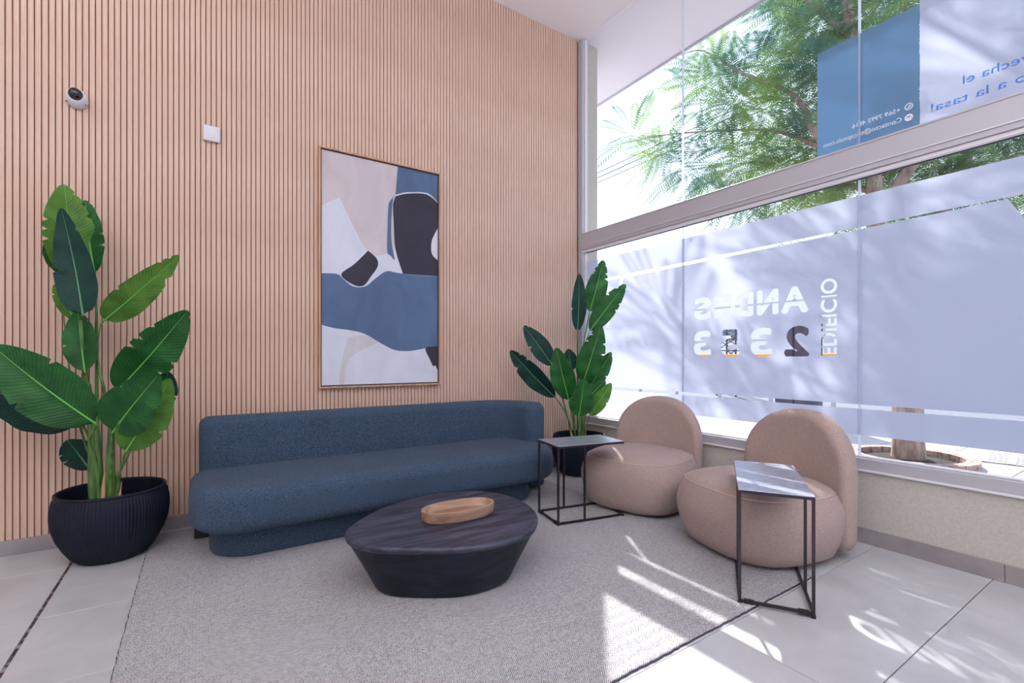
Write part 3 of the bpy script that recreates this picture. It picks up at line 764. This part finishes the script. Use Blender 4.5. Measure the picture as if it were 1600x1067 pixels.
plant((PR[0], PR[1], .31), 'broad-leaved plant with green leaves in the far corner planter', leavesR, stalksR, sheathR)

# ------------------------------------------------------------------ painting
PY = WY-.018; px0, px1, pz0, pz1 = .788, 1.851, .948, 2.905
pa = tag(empty('framed_painting', (px0, PY-.02, pz0)), 'tall abstract painting in blue, black and white in thin oak frame', 'painting')
W_, H_ = px1-px0, pz1-pz0; fw = .013; dep = .042
boxes('frame', [((0, -dep+.02, 0), (W_, .02, fw)), ((0, -dep+.02, H_-fw), (W_, .02, H_)), ((0, -dep+.02, fw), (fw, .02, H_-fw)), ((W_-fw, -dep+.02, fw), (W_, .02, H_-fw))], M['frame'], pa)
box('shadow_gap', (fw, .0, fw), (W_-fw, .019, H_-fw), M['shadowgap'], pa)
g = fw+.010
def zc(zx, zy):
    """zoom-crop point of the photograph -> painting coordinates"""
    px, py = 400+zx/2.54, 200+zy/2.54; u = (px-800)/FPX; d = FWD+RGT*u; t = (PY-.02)/d.y
    return (d.x*t-px0, H+t*(HY-py)/FPX-pz0)
paint = {}
def pm(n, c, c2):
    paint[n] = noisy(mat('paint_'+n, c, .65), c, c2, (1, 1, .5), 5, 6, (.3, .7), .15, .002, dist=1)
pm('rose', (196, 186, 192), (208, 200, 206)); pm('white', (206, 210, 226), (216, 220, 234)); pm('blue', (74, 98, 134), (86, 112, 148))
pm('black', (40, 36, 54), (50, 46, 64)); pm('beige', (196, 194, 196), (206, 206, 212))
def shape(k, m, pts, raw=False, nm='painted_shape'):
    q = [zc(*p) if not raw else p for p in pts]
    q = [(min(max(a, g), W_-g), min(max(b, g), H_-g)) for a, b in q]
    y0, y1 = -.004-.0006*k, -.0035-.0006*(k-1) if k else 0
    n = len(q); V = [(a, y0, b) for a, b in q]+[(a, y1, b) for a, b in q]
    F = [tuple(range(n)), tuple(range(2*n-1, n-1, -1))]+[(i, (i+1) % n, n+(i+1) % n, n+i) for i in range(n)]
    o = mesh_obj(nm, V, F, paint[m], pa)
    bm = bmesh.new(); bm.from_mesh(o.data); bmesh.ops.recalc_face_normals(bm, faces=bm.faces[:]); bm.to_mesh(o.data); bm.free()
    return o
def sm(pts, n=4): return [(p.x, p.y) for p in catmull([(a, b, 0) for a, b in pts], n, False)]
shape(0, 'rose', [(g, g), (W_-g, g), (W_-g, H_-g), (g, H_-g)], True, 'canvas')
shape(1, 'white', [(240, 312)]+sm([(252, 312), (292, 292), (330, 277)])+sm([(332, 277), (385, 390), (440, 487), (480, 507), (522, 496), (520, 480)])+[(540, 480), (640, 400), (740, 400), (740, 600), (515, 640), (240, 640)])
shape(2, 'white', [(545, 270), (600, 255), (680, 257), (740, 305), (740, 295), (740, 600), (560, 600)])
shape(2, 'white', [(240, 770), (740, 770), (740, 1040), (240, 1040)])
shape(3, 'beige', sm([(365, 835), (420, 822), (482, 850), (400, 890), (360, 940), (350, 1012), (330, 1012), (338, 940), (350, 880), (365, 835)]))
shape(3, 'blue', [(562, 140), (740, 140), (740, 302)]+sm([(722, 296), (680, 259), (600, 255), (553, 265)]))
shape(4, 'blue', sm([(553, 268), (545, 275), (540, 310), (536, 380), (537, 450), (549, 522), (535, 508), (520, 490), (521, 400), (524, 320), (530, 292), (553, 268)]))
shape(4, 'black', sm([(552, 272), (600, 261), (675, 264), (722, 300)])+[(740, 305), (740, 588), (722, 588), (640, 584), (582, 578)]+sm([(582, 578), (552, 480), (546, 380), (543, 310), (552, 272)])[:-1])
shape(5, 'white', [(740, 380)]+sm([(722, 395), (706, 425), (695, 455), (697, 500), (722, 527)])+[(740, 532)])
shape(4, 'blue', sm([(240, 576), (290, 577), (325, 581), (350, 603), (385, 629), (432, 629), (470, 600), (515, 569), (560, 575), (640, 585), (740, 589)])+sm([(740, 866), (722, 866), (680, 872), (640, 880), (600, 885), (550, 881), (500, 857), (430, 817), (370, 802), (310, 794), (240, 776)]))
shape(5, 'black', sm([(444, 487), (478, 518), (482, 550), (455, 590), (427, 625), (387, 623), (337, 582), (390, 540), (444, 487)]))
shape(5, 'black', [(740, 862)]+sm([(722, 866), (672, 873), (690, 920), (702, 945), (710, 942), (722, 965)])+[(740, 970)])

# ------------------------------------------------------------------ dome camera and detector plate on the wall
dc = tag(empty('security_camera', (-.664, WY-.018, 2.848)), 'white wall-mounted dome security camera on the slat wall', 'camera')
def ovoid(prof, up, N=40, cz=0):
    rings = []
    for r, y, dz in prof: rings.append([(r*math.cos(2*math.pi*k/N)*.92, y, dz+r*math.sin(2*math.pi*k/N)) for k in range(N)])
    return rings
loft('housing', [r[::-1] for r in ovoid([(.066, 0, -.004), (.069, -.012, -.004), (.068, -.03, 0), (.062, -.05, .006), (.054, -.062, .010), (.046, -.066, .012)], 1)], M['camw'], dc, True, ang=60)
loft('lens_dome', [r[::-1] for r in ovoid([(.045, -.062, .012), (.044, -.075, .012), (.038, -.090, .012), (.027, -.101, .012), (.013, -.107, .012), (.001, -.108, .012)], 1, 32)], M['dome'], dc, True, ang=80)
for a in (-.05, .05): tube('screw', [(a, -.045, -.045), (a*1.05, -.056, -.05)], .004, M['metal'], dc, 8)
dc.scale = (.88, .9, .84)
dp = tag(empty('detector_plate', (.062, WY-.018, 2.815)), 'small white square plate on the slat wall', 'plate')
box('cover', (-.052, -.022, -.056), (.052, 0, .056), M['camw'], dp, .007, 3)
box('badge', (-.002, -.0232, -.030), (.026, -.0215, -.026), M['alu'], dp)
tube('indicator', [(.03, -.012, -.056), (.03, -.012, -.059)], .004, mat('red_dot', (190, 50, 50), .4), dp, 8)

# ------------------------------------------------------------------ outside
sw = tag(box('ground_1', (3.84, -14, -.15), (9.6, 40, -.02), M['grout']), kind='structure'); sw['label'] = 'pale paved sidewalk outside the window'
pm_ = None
for i in range(8):
    for j in range(17):
        x0, y0 = 3.86+.72*i, -2.4+.72*j
        if pm_ is None:
            pv = box('paver', (0, 0, -.02), (.708, .708, 0), M['pave'], sw, .004, 1); pm_ = pv.data
        else: pv = link(bpy.data.objects.new('paver', pm_), sw)
        pv.location = (x0, y0, -.001)
tag(box('ground_2', (9.8, -60, -.3), (18.5, 120, -.12), M['road']), kind='structure')['label'] = 'grey asphalt street beyond the sidewalk'
tag(box('trim_5', (9.6, -14, -.15), (9.8, 60, 0), M['kerb']), kind='structure')
tag(box('trim_6', (18.5, -60, -.3), (60, 120, .02), M['pave']), kind='structure')
# tree pit ring
TB = ray(1420, 722, 5.46); TB.z = 0
pit = tag(empty('tree_pit', (TB.x, TB.y, 0)), 'round stone-edged planting pit around the tree trunk', 'planting bed')
NB = 22
for k in range(NB):
    a0, a1 = 2*math.pi*(k+.04)/NB, 2*math.pi*(k+.96)/NB; V = []
    for a in (a0, (a0+a1)/2, a1):
        for r, z in ((.48, 0), (.60, 0), (.60, .075), (.48, .075)): V.append((r*math.cos(a), r*math.sin(a), z))
    F = [(0, 1, 2, 3), (11, 10, 9, 8)]
    for s in (0, 4):
        for q in range(4): F.append((s+q, s+4+q, s+4+(q+1) % 4, s+(q+1) % 4))
    o = mesh_obj('edging_stone', V, F, M['brickpit'], pit)
    bm = bmesh.new(); bm.from_mesh(o.data); bmesh.ops.recalc_face_normals(bm, faces=bm.faces[:]); bm.to_mesh(o.data); bm.free()
loft('soil', [[(r*math.cos(2*math.pi*k/32), r*math.sin(2*math.pi*k/32), z) for k in range(32)] for r, z in ((.479, .003), (.3, .03), (.05, .045))], M['soil'], pit)
# perforated grille slabs in the sidewalk
gr = tag(empty('drain_grille', (7.95, 1.15, .001), math.radians(8)), 'pale perforated grille slab in the sidewalk beside the tree', 'grille')
gb = []
for i in range(9): gb.append(((-.42+.1*i, -.45, 0), (-.36+.1*i, .45, .012)))
for j in range(5): gb.append(((-.42, -.47+.225*j, 0), (.44, -.40+.225*j, .0125)))
box('dark_tray', (-.42, -.47, 0), (.44, .5, .003), M['hole'], gr); boxes('grille_bars', gb, M['pave'], gr)
# background building
def facade():
    bd = tag(empty('apartment_building', (19.5, 0, 0)), 'low white building across the street with horizontal facade lines', 'building')
    box('wall', (.0, -14, .02), (8, 46, 4.6), M['bldg'], bd)
    box('roof', (-.4, -14.4, 4.6), (8.4, 46.4, 4.85), M['kerb'], bd)
    for z in (1.9, 2.8, 3.4): box('ledge', (-.02, -14, z), (.0, 46, z+.05), M['alu'], bd)
    for k in range(20):
        y = -12+2.9*k
        f = box('window', (-.05, y, 2.0), (.0, y+1.3, 2.72), M['alu'], bd); box('pane', (-.06, y+.06, 2.06), (-.05, y+1.24, 2.66), M['bglass'], f)
facade()
hb = tag(empty('barrier', (13.6, 9, 0)), 'yellow site barrier rail seen through the clear digits', 'barrier')
for k in range(7): box('board', (-.03, -5+1.6*k, 1.12), (.03, -3.42+1.6*k, 1.29), M['yellow'], hb, .01, 1)
for k in range(8): box('post', (-.04, -5.04+1.6*k, -.12), (.04, -4.96+1.6*k, 1.12), M['alu'], hb)
sc_ = tag(empty('scaffold_tower', (15.2, 9.4, -.12)), 'steel lattice scaffold tower beyond the digit five', 'scaffold')
for a in (-.3, .3):
    for b in (-.35, .35): tube('post', [(a, b, 0), (a, b, 2.45)], .03, M['cabinet'], sc_, 8)
for k in range(5):
    z = .75+.4*k
    for a in (-.3, .3):
        tube('rail', [(a, -.35, z), (a, .35, z)], .022, M['cabinet'], sc_, 6); tube('brace', [(a, -.35, z-.4), (a, .35, z)], .016, M['cabinet'], sc_, 6); tube('brace', [(a, .35, z-.4), (a, -.35, z)], .016, M['cabinet'], sc_, 6)
cb_ = tag(empty('utility_cabinet', (9.2, 4.36, 0), math.radians(8)), 'dark utility cabinet at the kerb behind the digit two', 'cabinet')
box('cabinet_body', (-.25, -.32, 0), (.25, .32, 1.95), M['cabinet'], cb_, .02)
for y in (-.31, .01): d_ = box('door', (-.27, y, .12), (-.25, y+.30, 1.85), M['cabinet'], cb_, .006, 1); box('handle', (-.29, y+(.23 if y < 0 else .03), .85), (-.27, y+(.26 if y < 0 else .06), 1.05), M['alu'], d_)
for k, (x_, z_) in enumerate(((10.5, 7.05), (10.7, 7.0), (10.9, 6.95))):
    yy = [-30, 0, 30, 60]; tube('power_line', [(x_, y, z_) for y in yy], .012, M['wire'], None, 6)
    o = bpy.data.objects['power_line' if k == 0 else 'power_line.%03d' % k]
    tag(o, 'thin power line crossing the sky, ' + ('topmost', 'middle', 'lowest')[k] + ' of the three', 'cable', 'power lines')
for k, y in enumerate((-30, 60)):
    u = tag(empty('utility_pole', (10.7, y, -.12)), ('utility pole at near end of the street', 'utility pole at far end of the street')[k], 'pole')
    tube('pole', [(0, 0, 0), (0, 0, 7.6)], .12, M['cabinet'], u, 10); box('crossarm', (-.7, -.05, 6.95), (.7, .05, 7.05), M['cabinet'], u)

# the tree
tree = tag(empty('street_tree', (TB.x, TB.y, 0)), 'feathery-leaved street tree with brown trunk outside the window', 'tree')
T5 = 5.46
limbs = [
 ([(1420, 730, T5), (1419, 690, T5), (1418, 640, T5), (1412, 560, T5), (1400, 480, T5)], [.175, .15, .145, .135, .125]),
 ([(1402, 490, T5), (1385, 420, T5), (1368, 350, T5-.05), (1366, 285, T5-.05), (1347, 150, T5-.05), (1327, 40, T5-.05), (1315, -90, T5), (1290, -280, T5+.2)], [.11, .10, .085, .08, .06, .055, .045, .02]),
 ([(1402, 490, T5), (1440, 400, T5+.1), (1475, 325, T5+.15), (1530, 200, T5+.2), (1620, 40, T5+.3), (1700, -200, T5+.3)], [.10, .09, .08, .06, .05, .02]),
 ([(1372, 345, T5-.05), (1403, 290, T5-.15), (1430, 248, T5-.2), (1490, 150, T5-.3), (1560, 0, T5-.3), (1640, -200, T5-.2)], [.07, .065, .062, .05, .04, .02]),
 ([(1352, 190, T5-.05), (1300, 225, T5-.1), (1272, 205, T5-.1), (1250, 160, T5+.2), (1215, 135, T5+.6), (1160, 115, T5+1.1), (1100, 80, T5+1.6), (1065, 85, T5+1.8)], [.045, .04, .035, .03, .027, .02, .012, .006]),
 ([(1300, 225, T5-.1), (1272, 226, T5-.05), (1240, 212, T5+.3), (1190, 203, T5+.8), (1110, 205, T5+1.5), (1030, 212, T5+2.1), (970, 225, T5+2.5)], [.03, .028, .024, .018, .013, .009, .004]),
 ([(1330, 60, T5), (1260, 0, T5+.1), (1180, -60, T5+.2), (1100, -130, T5+.3)], [.04, .03, .02, .01]),
 ([(1318, -60, T5), (1400, -150, T5), (1500, -260, T5)], [.04, .03, .015]),
 ([(1347, 150, T5), (1400, 60, T5+.6), (1430, -60, T5+1.1)], [.04, .03, .01]),
 ([(1475, 325, T5+.1), (1540, 290, T5-.2), (1640, 240, T5-.6)], [.04, .03, .015]),
 ([(1366, 300, T5), (1300, 285, T5+.3), (1220, 290, T5+.5), (1160, 310, T5+.6)], [.04, .03, .015, .008]),
]
for pts, rads in limbs:
    P = catmull([tuple(ray(*p)-tree.location) for p in pts], 5, False); k = len(pts)-1; R = []
    for i in range(len(P)):
        t = i/(len(P)-1)*k; a = min(int(t), k-1); R.append(rads[a]+(rads[a+1]-rads[a])*(t-a))
    tube('trunk' if rads[0] > .17 else 'branch', P, R, M['trunk'], tree, 12)
# foliage: feather leaves, far too many to count
rnd = random.Random(11)
FV = []; FF = []
def frond(o, d, L, wd, up):
    d = d.normalized(); s = d.cross(up)
    if s.length < 1e-3: s = d.orthogonal()
    s.normalize(); nrm = s.cross(d)
    K = 16
    for i in range(K):
        t = (i+1)/(K+.5); droop = Vector((0, 0, -.30*L*t*t))
        c = o+d*(L*t)+droop; pl = wd*math.sin(math.pi*(.12+.8*t))**.7
        for sg in (-1, 1):
            e = (s*sg*.86+d*.5+Vector((0, 0, -.25))).normalized(); q = c+e*pl
            b = d*(L*.015); m_ = c+e*(pl*.5)
            n = len(FV); FV.extend([c, m_-b+nrm*.004, q, m_+b]); FF.append((n, n+1, n+2, n+3))
    n = len(FV); w_ = s*.0025; FV.extend([o-w_, o+w_, o+d*L+Vector((0, 0, -.3*L))]); FF.append((n, n+1, n+2))
def cluster(c, R, num, L=(.30, .55)):
    for _ in range(num):
        v = Vector((rnd.gauss(0, 1), rnd.gauss(0, 1), rnd.gauss(0, .8))); v.normalize(); rr = R*rnd.random()**.5
        p = c+v*rr*.55; dd = v+Vector((0, 0, .1)); frond(p, dd, rnd.uniform(*L), rnd.uniform(.11, .19), Vector((rnd.uniform(-.4, .4), rnd.uniform(-.4, .4), 1)))
cl = [  # (px, py, depth, radius, fronds)
 (1100, 75, 5.7, .42, 26), (1120, 120, 5.6, .42, 30), (1150, 160, 5.6, .45, 34), (1200, 175, 5.6, .42, 30), (1180, 110, 5.8, .45, 22), (1090, 135, 5.8, .3, 12),
 (1235, 60, 5.9, .40, 14), (1225, 110, 5.5, .35, 16), (1260, 90, 5.4, .35, 20), (1275, 45, 5.3, .40, 22), (1290, 10, 5.5, .45, 26), (1230, 5, 5.9, .45, 22), (1190, -40, 6.0, .5, 26), (1260, -40, 5.7, .5, 30),
 (990, 212, 5.95, .32, 20), (1030, 235, 5.9, .36, 24), (1070, 262, 5.8, .38, 26), (1110, 255, 5.7, .42, 28), (1150, 262, 5.6, .42, 28), (1190, 245, 5.5, .4, 24), (1050, 215, 5.8, .25, 10), (1235, 265, 5.5, .4, 30), (1260, 235, 5.4, .35, 28), (1215, 225, 5.5, .35, 18),
 (1270, 150, 5.6, .35, 18), (1300, 120, 5.5, .5, 34), (1340, 60, 5.7, .5, 34), (1380, 20, 5.8, .55, 40), (1420, -40, 6, .6, 40), (1330, -60, 6, .6, 40),
 (1160, 320, 5.9, .35, 18), (1210, 310, 5.8, .4, 26), (1260, 305, 5.7, .4, 30), (1310, 280, 5.6, .45, 36), (1340, 320, 5.9, .5, 34), (1390, 300, 5.8, .5, 36), (1440, 270, 5.6, .5, 40), (1480, 290, 5.7, .5, 40), (1540, 250, 5.5, .55, 44), (1590, 270, 5.5, .5, 40),
 (1400, 200, 5.9, .6, 44), (1450, 140, 6, .6, 44), (1500, 60, 6, .7, 50), (1560, 120, 5.8, .7, 50), (1600, 20, 5.9, .7, 50), (1640, 180, 5.6, .7, 50), (1520, 200, 5.9, .6, 44), (1600, 350, 5.7, .5, 30), (1660, 300, 5.5, .6, 40),
 (1500, -100, 6, .8, 50), (1620, -120, 6, .8, 50), (1300, -180, 6.2, .8, 50), (1440, -200, 6, .9, 50), (1180, -140, 6.3, .7, 36), (1100, -160, 6.6, .6, 26), (1040, -60, 6.6, .4, 10),
 (1340, 190, 6.2, .6, 40), (1300, 230, 6.3, .5, 34), (1420, 340, 6.2, .5, 30), (1500, 330, 6.1, .5, 30),
]
for px, py, t, R, num in cl:
    k_ = max(0, min(1, (1300-px)/300)); t2 = t+2.3*k_; cluster(ray(px, py, t2), R*(.95+.28*k_), int(num*(1.5-.4*k_)), (.34+.15*k_, .62+.2*k_))
# crown beyond the frame (it shades the window)
for _ in range(52):
    c = Vector((rnd.uniform(6.0, 9.8), rnd.uniform(-.5, 4.4), rnd.uniform(6.6, 9.0))); cluster(c, .8, 22)
V = [v-tree.location for v in FV]
fo = mesh_obj('foliage', V, FF, M['foliage'], tree); fo['kind'] = 'stuff'
